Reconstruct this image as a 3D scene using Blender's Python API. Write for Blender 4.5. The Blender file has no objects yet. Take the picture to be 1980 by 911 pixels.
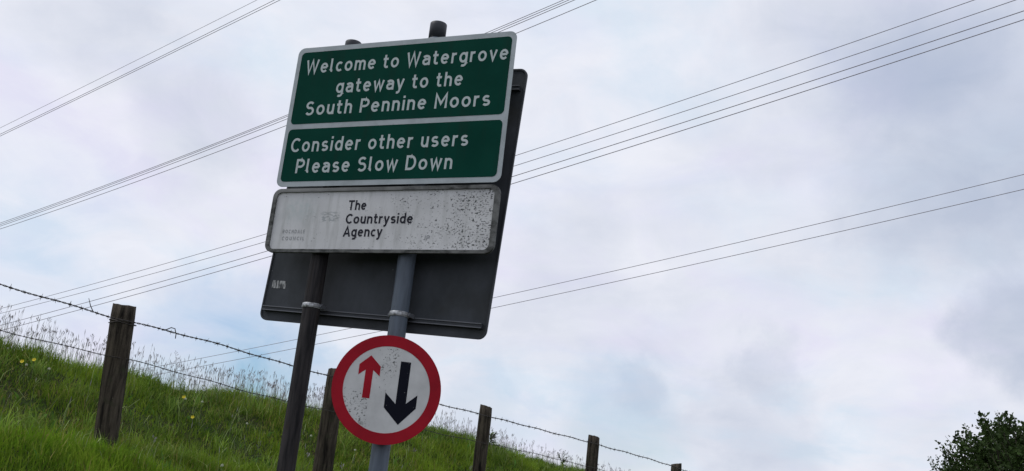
import bpy, math, random
import numpy as np
from mathutils import Matrix, Vector

random.seed(7); RNG = np.random.default_rng(11)
scene = bpy.context.scene
COL = scene.collection
EYE = 1.6                                     # eye height above the road, metres

# ------------------------------------------------------------------ camera
PITCH, ROLL = math.radians(14.765), math.radians(6.272)
cam_data = bpy.data.cameras.new('camera'); cam = bpy.data.objects.new('camera', cam_data); COL.objects.link(cam)
cam_data.sensor_width = 36.0; cam_data.lens = 1987.93 / 1980 * 36.0
cam_data.clip_start = 0.05; cam_data.clip_end = 3000
fw = Vector((0, math.cos(PITCH), math.sin(PITCH))); up0 = Vector((0, -math.sin(PITCH), math.cos(PITCH))); rt0 = Vector((1, 0, 0))
upv = up0 * math.cos(ROLL) - rt0 * math.sin(ROLL); rtv = rt0 * math.cos(ROLL) + up0 * math.sin(ROLL)
cam.matrix_world = Matrix(((rtv.x, upv.x, -fw.x, 0), (rtv.y, upv.y, -fw.y, 0), (rtv.z, upv.z, -fw.z, EYE), (0, 0, 0, 1)))
scene.camera = cam
scene.render.resolution_x = 1024; scene.render.resolution_y = 471

# ------------------------------------------------------------------ sky, sun, exposure
SUN_TO = Vector((-0.58, 0.10, 0.80)).normalized()      # high on the left, veiled by cloud
world = bpy.data.worlds.new('World'); scene.world = world; world.use_nodes = True
nt = world.node_tree; nt.nodes.clear()
def N(tree, kind, **kw):
    n = tree.nodes.new(kind)
    for k, v in kw.items():
        if k in n.inputs: n.inputs[k].default_value = v
        else: setattr(n, k, v)
    return n
class G:
    """small node-graph helper"""
    def __init__(s, tree): s.t = tree
    def put(s, sock, v):
        if hasattr(v, 'is_output'): s.t.links.new(v, sock)
        elif v is not None: sock.default_value = v
    def math(s, op, a, b=None, c=None, clamp=False):
        n = s.t.nodes.new('ShaderNodeMath'); n.operation = op; n.use_clamp = clamp
        for i, v in enumerate((a, b, c)):
            if v is not None: s.put(n.inputs[i], v)
        return n.outputs[0]
    def vmath(s, op, a, b=None):
        n = s.t.nodes.new('ShaderNodeVectorMath'); n.operation = op
        s.put(n.inputs[0], a)
        if b is not None:
            if op == 'SCALE': s.put(n.inputs['Scale'], b)
            else: s.put(n.inputs[1], b)
        return n.outputs['Value'] if op in ('DOT_PRODUCT', 'LENGTH') else n.outputs[0]
    def noise(s, vec, scale, detail=4, rough=.55, color=False, dist=0.0):
        n = s.t.nodes.new('ShaderNodeTexNoise'); s.put(n.inputs['Vector'], vec)
        n.inputs['Scale'].default_value = scale; n.inputs['Detail'].default_value = detail; n.inputs['Roughness'].default_value = rough
        n.inputs['Distortion'].default_value = dist
        return n.outputs['Color' if color else 'Fac']
    def mr(s, v, a, b, c=0., d=1., smooth=False):
        n = s.t.nodes.new('ShaderNodeMapRange'); n.clamp = True
        if smooth: n.interpolation_type = 'SMOOTHSTEP'
        s.put(n.inputs[0], v)
        for i, x in enumerate((a, b, c, d)): s.put(n.inputs[i + 1], x)
        return n.outputs[0]
    def mix(s, f, a, b, mode='MIX'):
        n = s.t.nodes.new('ShaderNodeMix'); n.data_type = 'RGBA'; n.blend_type = mode; n.clamp_factor = True
        s.put(n.inputs[0], f); s.put(n.inputs[6], c4(a)); s.put(n.inputs[7], c4(b)); return n.outputs[2]
    def map(s, vec, scale=(1, 1, 1), loc=(0, 0, 0)):
        n = s.t.nodes.new('ShaderNodeMapping'); s.put(n.inputs['Vector'], vec); n.inputs['Scale'].default_value = scale
        n.inputs['Location'].default_value = loc; return n.outputs[0]
def c4(v): return (*v, 1.0) if isinstance(v, tuple) and len(v) == 3 else v

g = G(nt)
sky = N(nt, 'ShaderNodeTexSky', sky_type='NISHITA', sun_disc=False)
sky.sun_elevation = math.asin(SUN_TO.z); sky.sun_rotation = math.atan2(SUN_TO.x, SUN_TO.y)
sky.air_density = 1.3; sky.dust_density = 0.0; sky.ozone_density = 3.0
d0 = nt.nodes.new('ShaderNodeTexCoord').outputs['Generated']
# clouds live on a sheet overhead: direction divided by its height
sep = nt.nodes.new('ShaderNodeSeparateXYZ'); nt.links.new(d0, sep.inputs[0])
hz = g.math('ADD', g.math('ABSOLUTE', sep.outputs[2]), 0.30)
cmb = nt.nodes.new('ShaderNodeCombineXYZ')
nt.links.new(g.math('DIVIDE', sep.outputs[0], hz), cmb.inputs[0]); nt.links.new(g.math('DIVIDE', sep.outputs[1], hz), cmb.inputs[1])
cl = cmb.outputs[0]
wob = g.vmath('SCALE', g.vmath('SUBTRACT', g.noise(d0, 6.5, 7, .60, True), (.5, .5, .5)), 0.15)
dd = g.vmath('NORMALIZE', g.vmath('ADD', d0, wob))
n_big = g.noise(g.map(cl, loc=(3.1, 7.7, 0)), 1.5, 6, .55, dist=.3)
n_mid = g.noise(g.map(cl, loc=(13.4, 2.2, 0)), 4.2, 7, .58, dist=.4)
n_tint = g.noise(g.map(cl, loc=(5.5, 21.0, 0)), 1.9, 4, .5)
def blob(direction, radius, soft=1.0):
    v = Vector(direction).normalized()
    return g.mr(g.vmath('DOT_PRODUCT', dd, tuple(v)), math.cos(radius), math.cos(radius * (1 - .98 * soft)), 0, 1, True)
def combine(bl):
    out = None
    for b, k in bl:
        t = g.math('MULTIPLY', b, k); out = t if out is None else g.math('ADD', out, t)
    return out
CLOUD_LIT = (0.865, 0.88, 0.955); CLOUD_LAV = (0.79, 0.785, 0.925); CLOUD_ICE = (0.72, 0.80, 0.91); CLOUD_GREY = (0.45, 0.515, 0.655)
n_lump = g.noise(g.map(d0, (1, 1, 1.7), (31.0, 8.5, 0)), 11.0, 8, .58, dist=.6)
shade = g.mr(g.math('ADD', g.math('MULTIPLY', n_big, .45), g.math('ADD', g.math('MULTIPLY', n_mid, .33), g.math('MULTIPLY', n_lump, .26))), .47, .64)
grey_blobs = combine([(blob((0.402, 0.84, 0.364), .17), .55), (blob((0.306, 0.833, 0.46), .13), .36), (blob((0.455, 0.87, 0.195), .065), .62),
                      (blob((0.236, 0.968, 0.084), .09), .34), (blob((0.207, 0.907, 0.367), .08), .16), (blob((-0.314, 0.90, 0.303), .07), .22),
                      (blob((-0.389, 0.845, 0.367), .07), .16), (blob((0.25, 0.956, 0.152), .035), .22), (blob((0.129, 0.984, 0.12), .035), .22), (blob((0.056, 0.967, 0.248), .08), .18)])
greyness = g.math('ADD', g.math('MULTIPLY', shade, .36), grey_blobs, clamp=True)
tint = g.mix(g.mr(n_tint, .42, .58), CLOUD_ICE, CLOUD_LAV)
lit = g.mix(g.mr(n_mid, .38, .58), tint, CLOUD_LIT)
cloud = g.mix(greyness, lit, CLOUD_GREY)
cloud10 = g.vmath('SCALE', cloud, 10.0)
gap = combine([(blob((-0.243, 0.966, 0.085), .13), .62), (blob((-0.172, 0.982, 0.08), .08), .30), (blob((0.118, 0.99, 0.083), .075), .42),
               (blob((0.003, 0.996, 0.09), .06), .32), (blob((-0.416, 0.899, 0.14), .08), .14)])
thin = g.mr(n_big, .46, .28, 0, .14)
gap = g.math('ADD', g.math('MULTIPLY', gap, g.mr(n_lump, .30, .62, 1.25, .55)), thin, clamp=True)
blue = g.mix(1.0, sky.outputs[0], (.70, .85, 1.10), 'MULTIPLY')     # white balance of the clear patches
final = g.mix(gap, cloud10, blue)
bg = N(nt, 'ShaderNodeBackground'); bg.inputs['Strength'].default_value = 0.10
nt.links.new(final, bg.inputs['Color'])
wo = nt.nodes.new('ShaderNodeOutputWorld'); nt.links.new(bg.outputs[0], wo.inputs['Surface'])

sd = bpy.data.lights.new('sun', 'SUN'); sd.energy = 1.4; sd.angle = math.radians(22); sd.color = (1.0, 0.965, 0.92)
sun = bpy.data.objects.new('sun', sd); COL.objects.link(sun); sun.rotation_euler = SUN_TO.to_track_quat('Z', 'Y').to_euler(); sun.location = (-5, 5, 30)
vs = scene.view_settings; vs.view_transform = 'Standard'; vs.look = 'None'; vs.exposure = 0.0; vs.gamma = 1.0; vs.use_curve_mapping = False

# ------------------------------------------------------------------ helpers
def mesh_from(name, verts, faces, smooth=False):
    me = bpy.data.meshes.new(name); me.from_pydata([tuple(v) for v in verts], [], [tuple(f) for f in faces])
    if smooth: me.polygons.foreach_set('use_smooth', [True] * len(me.polygons))
    me.update(); return me
def mesh_np(name, V, quads=None, tris=None, colors=None, smooth=False):
    me = bpy.data.meshes.new(name); V = np.asarray(V, dtype=np.float32)
    nq = 0 if quads is None else len(quads); ntr = 0 if tris is None else len(tris)
    me.vertices.add(len(V)); me.vertices.foreach_set('co', V.ravel())
    idx = np.concatenate([a.ravel() for a in (quads, tris) if a is not None and len(a)]).astype(np.int32)
    me.loops.add(len(idx)); me.loops.foreach_set('vertex_index', idx)
    me.polygons.add(nq + ntr)
    st = np.concatenate([np.arange(nq) * 4, nq * 4 + np.arange(ntr) * 3]).astype(np.int32)
    me.polygons.foreach_set('loop_start', st)
    if smooth: me.polygons.foreach_set('use_smooth', np.ones(nq + ntr, dtype=bool))
    me.update(calc_edges=True)
    if colors is not None:
        at = me.color_attributes.new('tint', 'FLOAT_COLOR', 'POINT'); c = np.ones((len(V), 4), np.float32); c[:, :3] = colors
        at.data.foreach_set('color', c.ravel())
    return me
def obj(name, me, mat=None, parent=None, loc=None):
    o = bpy.data.objects.new(name, me); COL.objects.link(o)
    if mat is not None and not me.materials: me.materials.append(mat)
    if parent is not None: o.parent = parent
    if loc is not None: o.location = loc
    return o
def tag(o, label=None, cat=None, group=None, kind=None):
    if label: o['label'] = label
    if cat: o['category'] = cat
    if group: o['group'] = group
    if kind: o['kind'] = kind
    return o
def empty(name, loc, rot=(0, 0, 0)):
    o = bpy.data.objects.new(name, None); o.empty_display_size = .1; COL.objects.link(o); o.location = loc; o.rotation_euler = rot; return o
class MB:
    def __init__(s): s.v = []; s.f = []
    def add(s, v, f):
        k = len(s.v); s.v += [tuple(x) for x in v]; s.f += [tuple(i + k for i in q) for q in f]; return s
    def box(s, x0, x1, y0, y1, z0, z1):
        return s.add([(x0, y0, z0), (x1, y0, z0), (x1, y1, z0), (x0, y1, z0), (x0, y0, z1), (x1, y0, z1), (x1, y1, z1), (x0, y1, z1)],
                     [(3, 2, 1, 0), (4, 5, 6, 7), (0, 1, 5, 4), (1, 2, 6, 5), (2, 3, 7, 6), (3, 0, 4, 7)])
    def prism(s, outline, y0, y1):               # outline in x,z (counter-clockwise seen from -y), y0 is the front
        n = len(outline); v = [(x, y0, z) for x, z in outline] + [(x, y1, z) for x, z in outline]
        return s.add(v, [tuple(range(n)), tuple(range(2 * n - 1, n - 1, -1))] + [((i + 1) % n, i, n + i, n + (i + 1) % n) for i in range(n)])
    def ring(s, outer, inner, y0, y1):
        n = len(outer); v = [(x, y0, z) for x, z in outer] + [(x, y0, z) for x, z in inner] + [(x, y1, z) for x, z in outer] + [(x, y1, z) for x, z in inner]
        f = []
        for i in range(n):
            j = (i + 1) % n
            f += [(i, j, n + j, n + i), (j, i, 2 * n + i, 2 * n + j), (n + i, n + j, 3 * n + j, 3 * n + i), (2 * n + j, 2 * n + i, 3 * n + i, 3 * n + j)]
        return s.add(v, f)
    def tube(s, pts, rads, n=8, caps=True):
        P = [Vector(p) for p in pts]; k0 = len(s.v); V = []; F = []
        ref = Vector((0, 0, 1)) if abs((P[-1] - P[0]).normalized().z) < .9 else Vector((1, 0, 0))
        for i, p in enumerate(P):
            t = (P[min(i + 1, len(P) - 1)] - P[max(i - 1, 0)]).normalized(); a = t.cross(ref).normalized(); b = t.cross(a)
            r = rads[i] if hasattr(rads, '__len__') else rads
            for j in range(n):
                w = 2 * math.pi * j / n; V.append(p + (a * math.cos(w) + b * math.sin(w)) * r)
        for i in range(len(P) - 1):
            for j in range(n):
                q = (j + 1) % n; F.append((i * n + j, i * n + q, (i + 1) * n + q, (i + 1) * n + j))
        if caps: F += [tuple(range(n - 1, -1, -1)), tuple((len(P) - 1) * n + j for j in range(n))]
        return s.add(V, F)
    def lathe(s, prof, n=24, c=(0, 0, 0)):
        V = []; F = []; m = len(prof)
        for r, z in prof:
            for j in range(n): w = 2 * math.pi * j / n; V.append((c[0] + r * math.cos(w), c[1] + r * math.sin(w), c[2] + z))
        for i in range(m - 1):
            for j in range(n): q = (j + 1) % n; F.append((i * n + j, i * n + q, (i + 1) * n + q, (i + 1) * n + j))
        F += [tuple(range(n - 1, -1, -1)), tuple((m - 1) * n + j for j in range(n))]
        return s.add(V, F)
    def mesh(s, name, smooth=False): return mesh_from(name, s.v, s.f, smooth)
    def build(s, name, mat, parent=None, smooth=False, loc=None): return obj(name, s.mesh(name, smooth), mat, parent, loc)
def rrect(x0, x1, z0, z1, r, n=7):
    out = []
    for cx, cz, a0 in ((x1 - r, z0 + r, -90), (x1 - r, z1 - r, 0), (x0 + r, z1 - r, 90), (x0 + r, z0 + r, 180)):
        for i in range(n + 1):
            a = math.radians(a0 + 90 * i / n); out.append((cx + r * math.cos(a), cz + r * math.sin(a)))
    return out
def circle(r, n=72): return [(r * math.cos(2 * math.pi * i / n), r * math.sin(2 * math.pi * i / n)) for i in range(n)]
# stroke lettering: each glyph is a set of centre-line paths, cap height 1
XH, HS = .73, .079
def arc(cx, cy, rx, ry, a0, a1, n=14):
    return [(cx + rx * math.cos(math.radians(a0 + (a1 - a0) * i / n)), cy + ry * math.sin(math.radians(a0 + (a1 - a0) * i / n))) for i in range(n + 1)]
def glyphs(h):
    t = XH - h; m = XH / 2; ry = m - h; T = 1 - h; G_ = {}
    def bowl(w): return arc(w / 2, m, w / 2 - h, ry, 90, 450, 28)
    G_['o'] = ([bowl(.64)], .64)
    G_['e'] = ([[(h * .9, m + .015), (.62 - h, m + .015)] , arc(.31, m, .31 - h, ry, 3, 318, 22)], .62)
    G_['c'] = ([arc(.31, m, .31 - h, ry, 48, 312, 20)], .54)
    G_['d'] = ([bowl(.62), [(.62 - h, 0), (.62 - h, 1.0)]], .62)
    G_['g'] = ([bowl(.62), [(.62 - h, XH), (.62 - h, -.02)] + arc(.62 - h - .21, -.02, .21, .19, 0, -125, 10)], .62)
    G_['a'] = ([[(.06, t - .07)] + arc(.28, t - .17, .24, .17, 130, 0, 10) + [(.52, 0)], [(.52, m + .06), (.26, m + .06)] + arc(.26, (m + .06 + h) / 2, .26 - h, (m + .06 - h) / 2, 90, 270, 10) + [(.34, h), (.52, h + .10)]], .60)
    G_['h'] = ([[(h, 0), (h, 1.0)], [(h, t - .17)] + arc(h + .205, t - .2, .205, .2, 150, 0, 10) + [(h + .41, 0)]], .41 + 2 * h)
    G_['n'] = ([[(h, 0), (h, XH)], [(h, t - .17)] + arc(h + .205, t - .2, .205, .2, 150, 0, 10) + [(h + .41, 0)]], .41 + 2 * h)
    G_['m'] = ([[(h, 0), (h, XH)]] + [[(h + k * .37, t - .17)] + arc(h + k * .37 + .185, t - .19, .185, .19, 150, 0, 10) + [(h + .37 + k * .37, 0)] for k in (0, 1)], .74 + 2 * h)
    G_['u'] = ([[(h, XH)] + arc(h + .2, h + .2, .2, .2, 180, 300, 8) + [(h + .40, h + .2)], [(h + .40, XH), (h + .40, 0)]], .40 + 2 * h)
    G_['r'] = ([[(h, 0), (h, XH)], [(h, t - .20)] + arc(h + .22, t - .19, .22, .19, 160, 72, 6)], .40)
    G_['t'] = ([[(.17, .96), (.17, .22)] + arc(.17 + .14, .20, .14, .20 - h, 180, 290, 6) + [(.42, h + .02)], [(0, XH - h * .9), (.40, XH - h * .9)]], .43)
    G_['l'] = ([[(h, 1.0), (h, .20)] + arc(h + .12, .20, .12, .20 - h, 180, 275, 6)], .28)
    G_['i'] = ([[(h, 0), (h, XH)], [(h, .86), (h, 1.02)]], 2 * h)
    G_['s'] = ([arc(.28, t - (t - m) / 2 - .003, .28 - h - .015, (t - m) / 2 + .003, 35, 255, 12)[:-1] + arc(.28, h + (m - h) / 2 + .003, .28 - h, (m - h) / 2 + .003, 75, -148, 12)], .55)
    G_['v'] = ([[(h * .8, XH), (.29, .04), (.58 - h * .8, XH)]], .58)
    G_['w'] = ([[(h * .8, XH), (.24, .03), (.43, XH * .92), (.62, .03), (.86 - h * .8, XH)]], .86)
    G_['y'] = ([[(h * .8, XH), (.30, .03)], [(.60 - h * .8, XH), (.25, -.16), (.18, -.22), (.05, -.22)]], .60)
    G_['W'] = ([[(h * .8, 1), (.29, .03), (.535, .95), (.78, .03), (1.07 - h * .8, 1)]], 1.07)
    G_['M'] = ([[(h, 0), (h, .97), (.445, .32), (.89 - h, .97), (.89 - h, 0)]], .89)
    G_['S'] = ([arc(.34, T - .20, .34 - h - .02, .205, 32, 262, 14)[:-1] + arc(.34, h + .225, .34 - h, .235, 72, -150, 14)], .68)
    G_['C'] = ([arc(.42, .5, .42 - h, .5 - h, 45, 315, 24)], .73)
    G_['O'] = ([arc(.43, .5, .43 - h, .5 - h, 90, 450, 30)], .86)
    G_['D'] = ([[(h, h), (h, T), (.34, T)] + arc(.34, .5, .42 - h, .5 - h, 90, -90, 16) + [(h, h)]], .76)
    G_['P'] = ([[(h, 0), (h, T), (.36, T)] + arc(.36, T - .235, .25, .235, 90, -90, 12) + [(h, T - .47)]], .66)
    G_['R'] = ([[(h, 0), (h, T), (.36, T)] + arc(.36, T - .235, .25, .235, 90, -90, 12) + [(h, T - .47)], [(.34, T - .47), (.62, 0)]], .68)
    G_['T'] = ([[(0, T), (.70, T)], [(.35, T), (.35, 0)]], .70)
    G_['A'] = ([[(h * .6, 0), (.38, .97), (.76 - h * .6, 0)], [(.18, .30), (.58, .30)]], .76)
    G_['H'] = ([[(h, 0), (h, 1)], [(.70 - h, 0), (.70 - h, 1)], [(h, .52), (.70 - h, .52)]], .70)
    G_['L'] = ([[(h, 1), (h, h), (.52, h)]], .53)
    G_['E'] = ([[(.56, T), (h, T), (h, h), (.56, h)], [(h, .52), (.50, .52)]], .57)
    G_['U'] = ([[(h, 1)] + arc(.35, .33, .35 - h, .33 - h, 180, 360, 14) + [(.70 - h, 1)]], .70)
    G_['N'] = ([[(h, 0), (h, .95), (.72 - h, .05), (.72 - h, 1)]], .72)
    G_['I'] = ([[(h, 0), (h, 1)]], 2 * h)
    G_['J'] = ([[(.42 - h, 1)] + arc(.42 - h - .17, .26, .17, .26 - h, 0, -130, 10)], .42)
    return G_
GLYPH_CACHE = {}
def glyph_mesh(ch, h):
    key = (ch, round(h, 4))
    if key in GLYPH_CACHE: return GLYPH_CACHE[key]
    paths, adv = glyphs(h)[ch]; V = []; F = []
    for pi, path in enumerate(paths):
        P = [Vector(p) for p in path]; n = len(P); k0 = len(V); y = -.0011 * pi
        closed = (P[0] - P[-1]).length < 1e-4 and n > 3
        for i, p in enumerate(P):
            a_ = P[i - 1] if i else (P[-2] if closed else None); b_ = P[i + 1] if i < n - 1 else (P[1] if closed else None)
            d1 = (p - a_).normalized() if a_ is not None else (b_ - p).normalized(); d2 = (b_ - p).normalized() if b_ is not None else d1
            tan = (d1 + d2).normalized(); nv = Vector((-tan.y, tan.x)); c_ = max(.42, nv.dot(Vector((-d1.y, d1.x)))); w = h / c_
            V += [(p.x + nv.x * w, y, p.y + nv.y * w), (p.x - nv.x * w, y, p.y - nv.y * w)]
        for i in range(n - 1): F.append((k0 + 2 * i + 1, k0 + 2 * i + 3, k0 + 2 * i + 2, k0 + 2 * i))
    GLYPH_CACHE[key] = (mesh_from('letter', V, F), adv); return GLYPH_CACHE[key]
def lettering(name, text, x0, x1, zb, cap, y, mat, parent, h=HS, gap=.20, word=.62):
    """one line of print: a part holding each of its letters"""
    x = 0; place = []
    for ch in text:
        if ch == ' ': x += word - gap; continue
        me, adv = glyph_mesh(ch, h); place.append((me, x)); x += adv + gap
    k_ = (x1 - x0) / (x - gap); line = empty(name, (x0, y, zb)); line.parent = parent
    for me, px in place:
        o = bpy.data.objects.new('letter', me); COL.objects.link(o); o.parent = line; o.location = (px * k_, 0, 0); o.scale = (k_, .12, cap)
        if not me.materials: me.materials.append(None)
        o.material_slots[0].link = 'OBJECT'; o.material_slots[0].material = mat
    return line
def lattice_noise(x, y, scale, seed):
    r = np.random.default_rng(seed).random((256, 256)); X = np.asarray(x) * scale + 1000.3; Y = np.asarray(y) * scale + 1000.7
    xi = np.floor(X).astype(int); yi = np.floor(Y).astype(int); fx = X - xi; fy = Y - yi; fx = fx * fx * (3 - 2 * fx); fy = fy * fy * (3 - 2 * fy)
    a = r[xi % 256, yi % 256]; b = r[(xi + 1) % 256, yi % 256]; c = r[xi % 256, (yi + 1) % 256]; d = r[(xi + 1) % 256, (yi + 1) % 256]
    return (a * (1 - fx) + b * fx) * (1 - fy) + (c * (1 - fx) + d * fx) * fy

# ------------------------------------------------------------------ materials
def material(name, rough=.6, spec=.4, metal=0.0):
    m = bpy.data.materials.new(name); m.use_nodes = True; t = m.node_tree; b = t.nodes['Principled BSDF']
    b.inputs['Roughness'].default_value = rough; b.inputs['Specular IOR Level'].default_value = spec; b.inputs['Metallic'].default_value = metal
    gg = G(t); gg.b = b; gg.obj = t.nodes.new('ShaderNodeTexCoord').outputs['Object']
    gg.pos = t.nodes.new('ShaderNodeNewGeometry').outputs['Position']; gg.m = m
    return gg
def setc(gg, c): gg.put(gg.b.inputs['Base Color'], c4(c))
def bump(gg, h, strength=.3, dist=.005):
    n = gg.t.nodes.new('ShaderNodeBump'); n.inputs['Strength'].default_value = strength; n.inputs['Distance'].default_value = dist
    gg.put(n.inputs['Height'], h); gg.t.links.new(n.outputs[0], gg.b.inputs['Normal'])
def sepx(gg, v):
    n = gg.t.nodes.new('ShaderNodeSeparateXYZ'); gg.t.links.new(v, n.inputs[0]); return n.outputs
M = {}
a = material('green_sheeting', .65, .03)
gc = a.mix(a.mr(a.noise(a.obj, 3.5, 5), .35, .7), (.0015, .040, .028), (.0035, .052, .036))
gc = a.mix(a.mr(a.noise(a.map(a.obj, (1, 1, .10), (2, 0, 9)), 16, 5, .6), .52, .72, 0, .55), gc, (.010, .034, .026))     # rain streaks
setc(a, a.mix(a.mr(a.noise(a.obj, 38, 5, .7), .70, .75, 0, .6), gc, (.045, .075, .06)))
M['green'] = a.m
a = material('border_sheeting', .65, .12)
c = a.mix(a.mr(a.noise(a.obj, 6, 6, .65), .45, .75), (.41, .455, .475), (.28, .32, .33))
c = a.mix(a.mr(a.noise(a.map(a.obj, (1, 1, 3)), 19, 5, .7), .66, .74), c, (.10, .11, .09))
setc(a, c); M['border'] = a.m
a = material('letter_sheeting', .65, .12)
setc(a, a.mix(a.mr(a.noise(a.obj, 22, 4), .35, .75), (.50, .56, .56), (.40, .46, .46))); M['letter'] = a.m
# weathered white face: grime freckles gather towards the right end and along the lower edge
a = material('weathered_white', .6, .25)
X, Y, Z = sepx(a, a.obj)
base = a.mix(a.mr(a.noise(a.obj, 4.5, 6, .6), .35, .7), (.63, .635, .64), (.50, .505, .51))
ghost = a.math('MULTIPLY', a.mr(a.math('ABSOLUTE', a.math('ADD', X, .50)), .13, .06), a.mr(a.math('ABSOLUTE', a.math('SUBTRACT', Z, .555)), .10, .03))
base = a.mix(a.math('MULTIPLY', ghost, a.mr(a.noise(a.obj, 34, 4), .4, .6, .10, .6)), base, (.45, .51, .51))
ghost2 = a.math('MULTIPLY', a.mr(a.math('ABSOLUTE', a.math('ADD', X, .30)), .07, .05), a.mr(a.math('ABSOLUTE', a.math('SUBTRACT', Z, .515)), .035, .02))
base = a.mix(a.math('MULTIPLY', ghost2, a.mr(a.noise(a.map(a.obj, (1, 1, 2.4)), 46, 4), .47, .56, 0, .7)), base, (.25, .28, .29))
dens = a.math('ADD', a.mr(X, -.15, .66, .05, .82), a.mr(a.noise(a.map(a.obj, (1, 1, 1.6), (2, 0, 5)), 9, 5), .38, .66, -.18, .50), clamp=True)
dens = a.math('ADD', dens, .20)
sp = a.noise(a.map(a.obj, (1, 1, 1.5)), 70, 5, .70)
thr = a.mr(dens, 0, 1.1, .72, .53)
spk = a.mr(a.math('SUBTRACT', sp, thr), 0, .03)
sp2 = a.mr(a.math('SUBTRACT', a.noise(a.map(a.obj, (1, 1, 2), (4, 4, 4)), 17, 6, .72), a.mr(dens, 0, 1.1, .80, .61)), 0, .05, 0, .55)
c = a.mix(sp2, a.mix(a.mr(a.noise(a.map(a.obj, (1, 1, .14), (7, 0, 2)), 24, 5, .6), .50, .70, 0, .40), base, (.28, .29, .27)), (.20, .215, .19)); c = a.mix(spk, c, (.035, .04, .04))
setc(a, c); M['white'] = a.m
a = material('dirty_frame', .7, .25)
X, Y, Z = sepx(a, a.obj)
c = a.mix(a.mr(a.noise(a.map(a.obj, (1, 1, 2)), 11, 6, .7), .40, .62), (.15, .155, .15), (.030, .032, .030))
c = a.mix(a.math('MULTIPLY', a.mr(Z, .62, .69), a.mr(X, .3, -.5)), c, (.28, .285, .28))
setc(a, c); M['frame'] = a.m
a = material('black_print', .6, .2); setc(a, a.mix(a.mr(a.noise(a.obj, 40, 4), .5, .75), (.012, .013, .022), (.06, .06, .07))); M['print'] = a.m
a = material('faded_print', .7, .1)
setc(a, a.mix(a.mr(a.noise(a.obj, 95, 3), .46, .56), (.42, .43, .44), (.09, .10, .11))); M['faded'] = a.m
a = material('aluminium_back', .65, .15, .0)
n1 = a.noise(a.map(a.obj, (1, 1, .6)), 5, 6, .62)
c = a.mix(a.mr(n1, .35, .7), (.072, .079, .090), (.042, .047, .053))
c = a.mix(a.mr(a.noise(a.obj, 2.2, 4), .5, .72), c, (.034, .036, .034))
c = a.mix(a.mr(a.noise(a.obj, 48, 2), .755, .78), c, (.30, .31, .32))
setc(a, c); M['back'] = a.m
a = material('dark_rail', .6, .3, .2); setc(a, a.mix(a.noise(a.obj, 9, 4), (.06, .066, .075), (.035, .038, .044))); M['rail'] = a.m
a = material('rail_lip', .5, .4, .3); setc(a, a.mix(a.noise(a.obj, 9, 4), (.17, .18, .20), (.10, .105, .115))); M['lip'] = a.m
a = material('steel_band', .45, .5, .2); setc(a, a.mix(a.mr(a.noise(a.obj, 60, 4), .45, .65), (.46, .48, .50), (.16, .16, .16))); M['band'] = a.m
a = material('dark_post_paint', .7, .12)
v = a.map(a.obj, (1, 1, .09))
c = a.mix(a.mr(a.noise(v, 42, 6, .65), .42, .62), (.046, .042, .043), (.017, .0165, .018))
c = a.mix(a.mr(a.noise(a.map(a.obj, (1, 1, .25), (3, 1, 0)), 16, 5, .7), .56, .70), c, (.036, .029, .024))
setc(a, c); bump(a, a.noise(v, 60, 5), .35, .003); M['post_dark'] = a.m
a = material('blue_grey_post_paint', .55, .35)
v = a.map(a.obj, (1, 1, .12))
c = a.mix(a.mr(a.noise(v, 26, 6, .6), .38, .68), (.108, .135, .172), (.062, .078, .10))
c = a.mix(a.mr(a.noise(a.obj, 30, 5, .7), .64, .72), c, (.045, .05, .052))
setc(a, c); M['post_blue'] = a.m
a = material('plastic_cap', .5, .4); setc(a, a.mix(a.noise(a.obj, 20, 3), (.022, .025, .034), (.04, .045, .055))); M['cap'] = a.m
a = material('red_sheeting', .6, .10)
c = a.mix(a.mr(a.noise(a.obj, 7, 5), .35, .7), (.37, .011, .024), (.28, .009, .019))
setc(a, a.mix(a.mr(a.noise(a.obj, 45, 4), .68, .74), c, (.12, .02, .02))); M['red'] = a.m
a = material('sign_white_round', .55, .3)
X, Y, Z = sepx(a, a.obj)
base = a.mix(a.mr(a.noise(a.obj, 9, 6, .6), .35, .7), (.62, .625, .62), (.50, .505, .50))
m1 = a.mr(a.math('ABSOLUTE', a.math('ADD', X, .005)), .075, .012, 0, 1); m1 = a.math('MULTIPLY', m1, a.mr(Z, -.06, .10))
m2 = a.math('MULTIPLY', a.mr(X, .0, -.12), a.mr(Z, .03, -.10))
dn = a.math('ADD', a.math('MAXIMUM', m1, m2), a.mr(a.noise(a.map(a.obj, loc=(1, 5, 2)), 14, 3), .40, .65, .04, .48), clamp=True)
sp = a.noise(a.map(a.obj, (1, 1, 1.2)), 75, 5, .68)
spk = a.mr(a.math('SUBTRACT', sp, a.mr(dn, 0, 1, .73, .555)), 0, .04)
sp2 = a.mr(a.math('SUBTRACT', a.noise(a.map(a.obj, (1, 1, 1), (4, 4, 4)), 24, 6, .72), a.mr(dn, 0, 1.1, .76, .56)), 0, .06, 0, .55)
c = a.mix(sp2, base, (.22, .235, .22)); c = a.mix(spk, c, (.06, .065, .06)); setc(a, c); M['roundwhite'] = a.m
a = material('arrow_black', .6, .08); setc(a, a.mix(a.mr(a.noise(a.obj, 60, 3), .70, .74), (.006, .007, .014), (.2, .2, .2))); M['black'] = a.m
a = material('sticker', .5, .3)
X, Y, Z = sepx(a, a.obj)
bars = a.mr(a.noise(a.map(a.obj, (110, 1, 14)), 1.0, 2), .46, .54)
setc(a, a.mix(bars, (.42, .43, .43), (.06, .065, .07))); M['sticker'] = a.m
a = material('weathered_wood', .9, .08)
v = a.map(a.obj, (1, 1, .10))
c = a.mix(a.mr(a.noise(v, 38, 7, .66, dist=.5), .38, .64), (.082, .069, .053), (.009, .008, .007))
c = a.mix(a.mr(a.noise(a.obj, 12, 6, .65), .55, .70), c, (.040, .043, .026))
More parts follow.
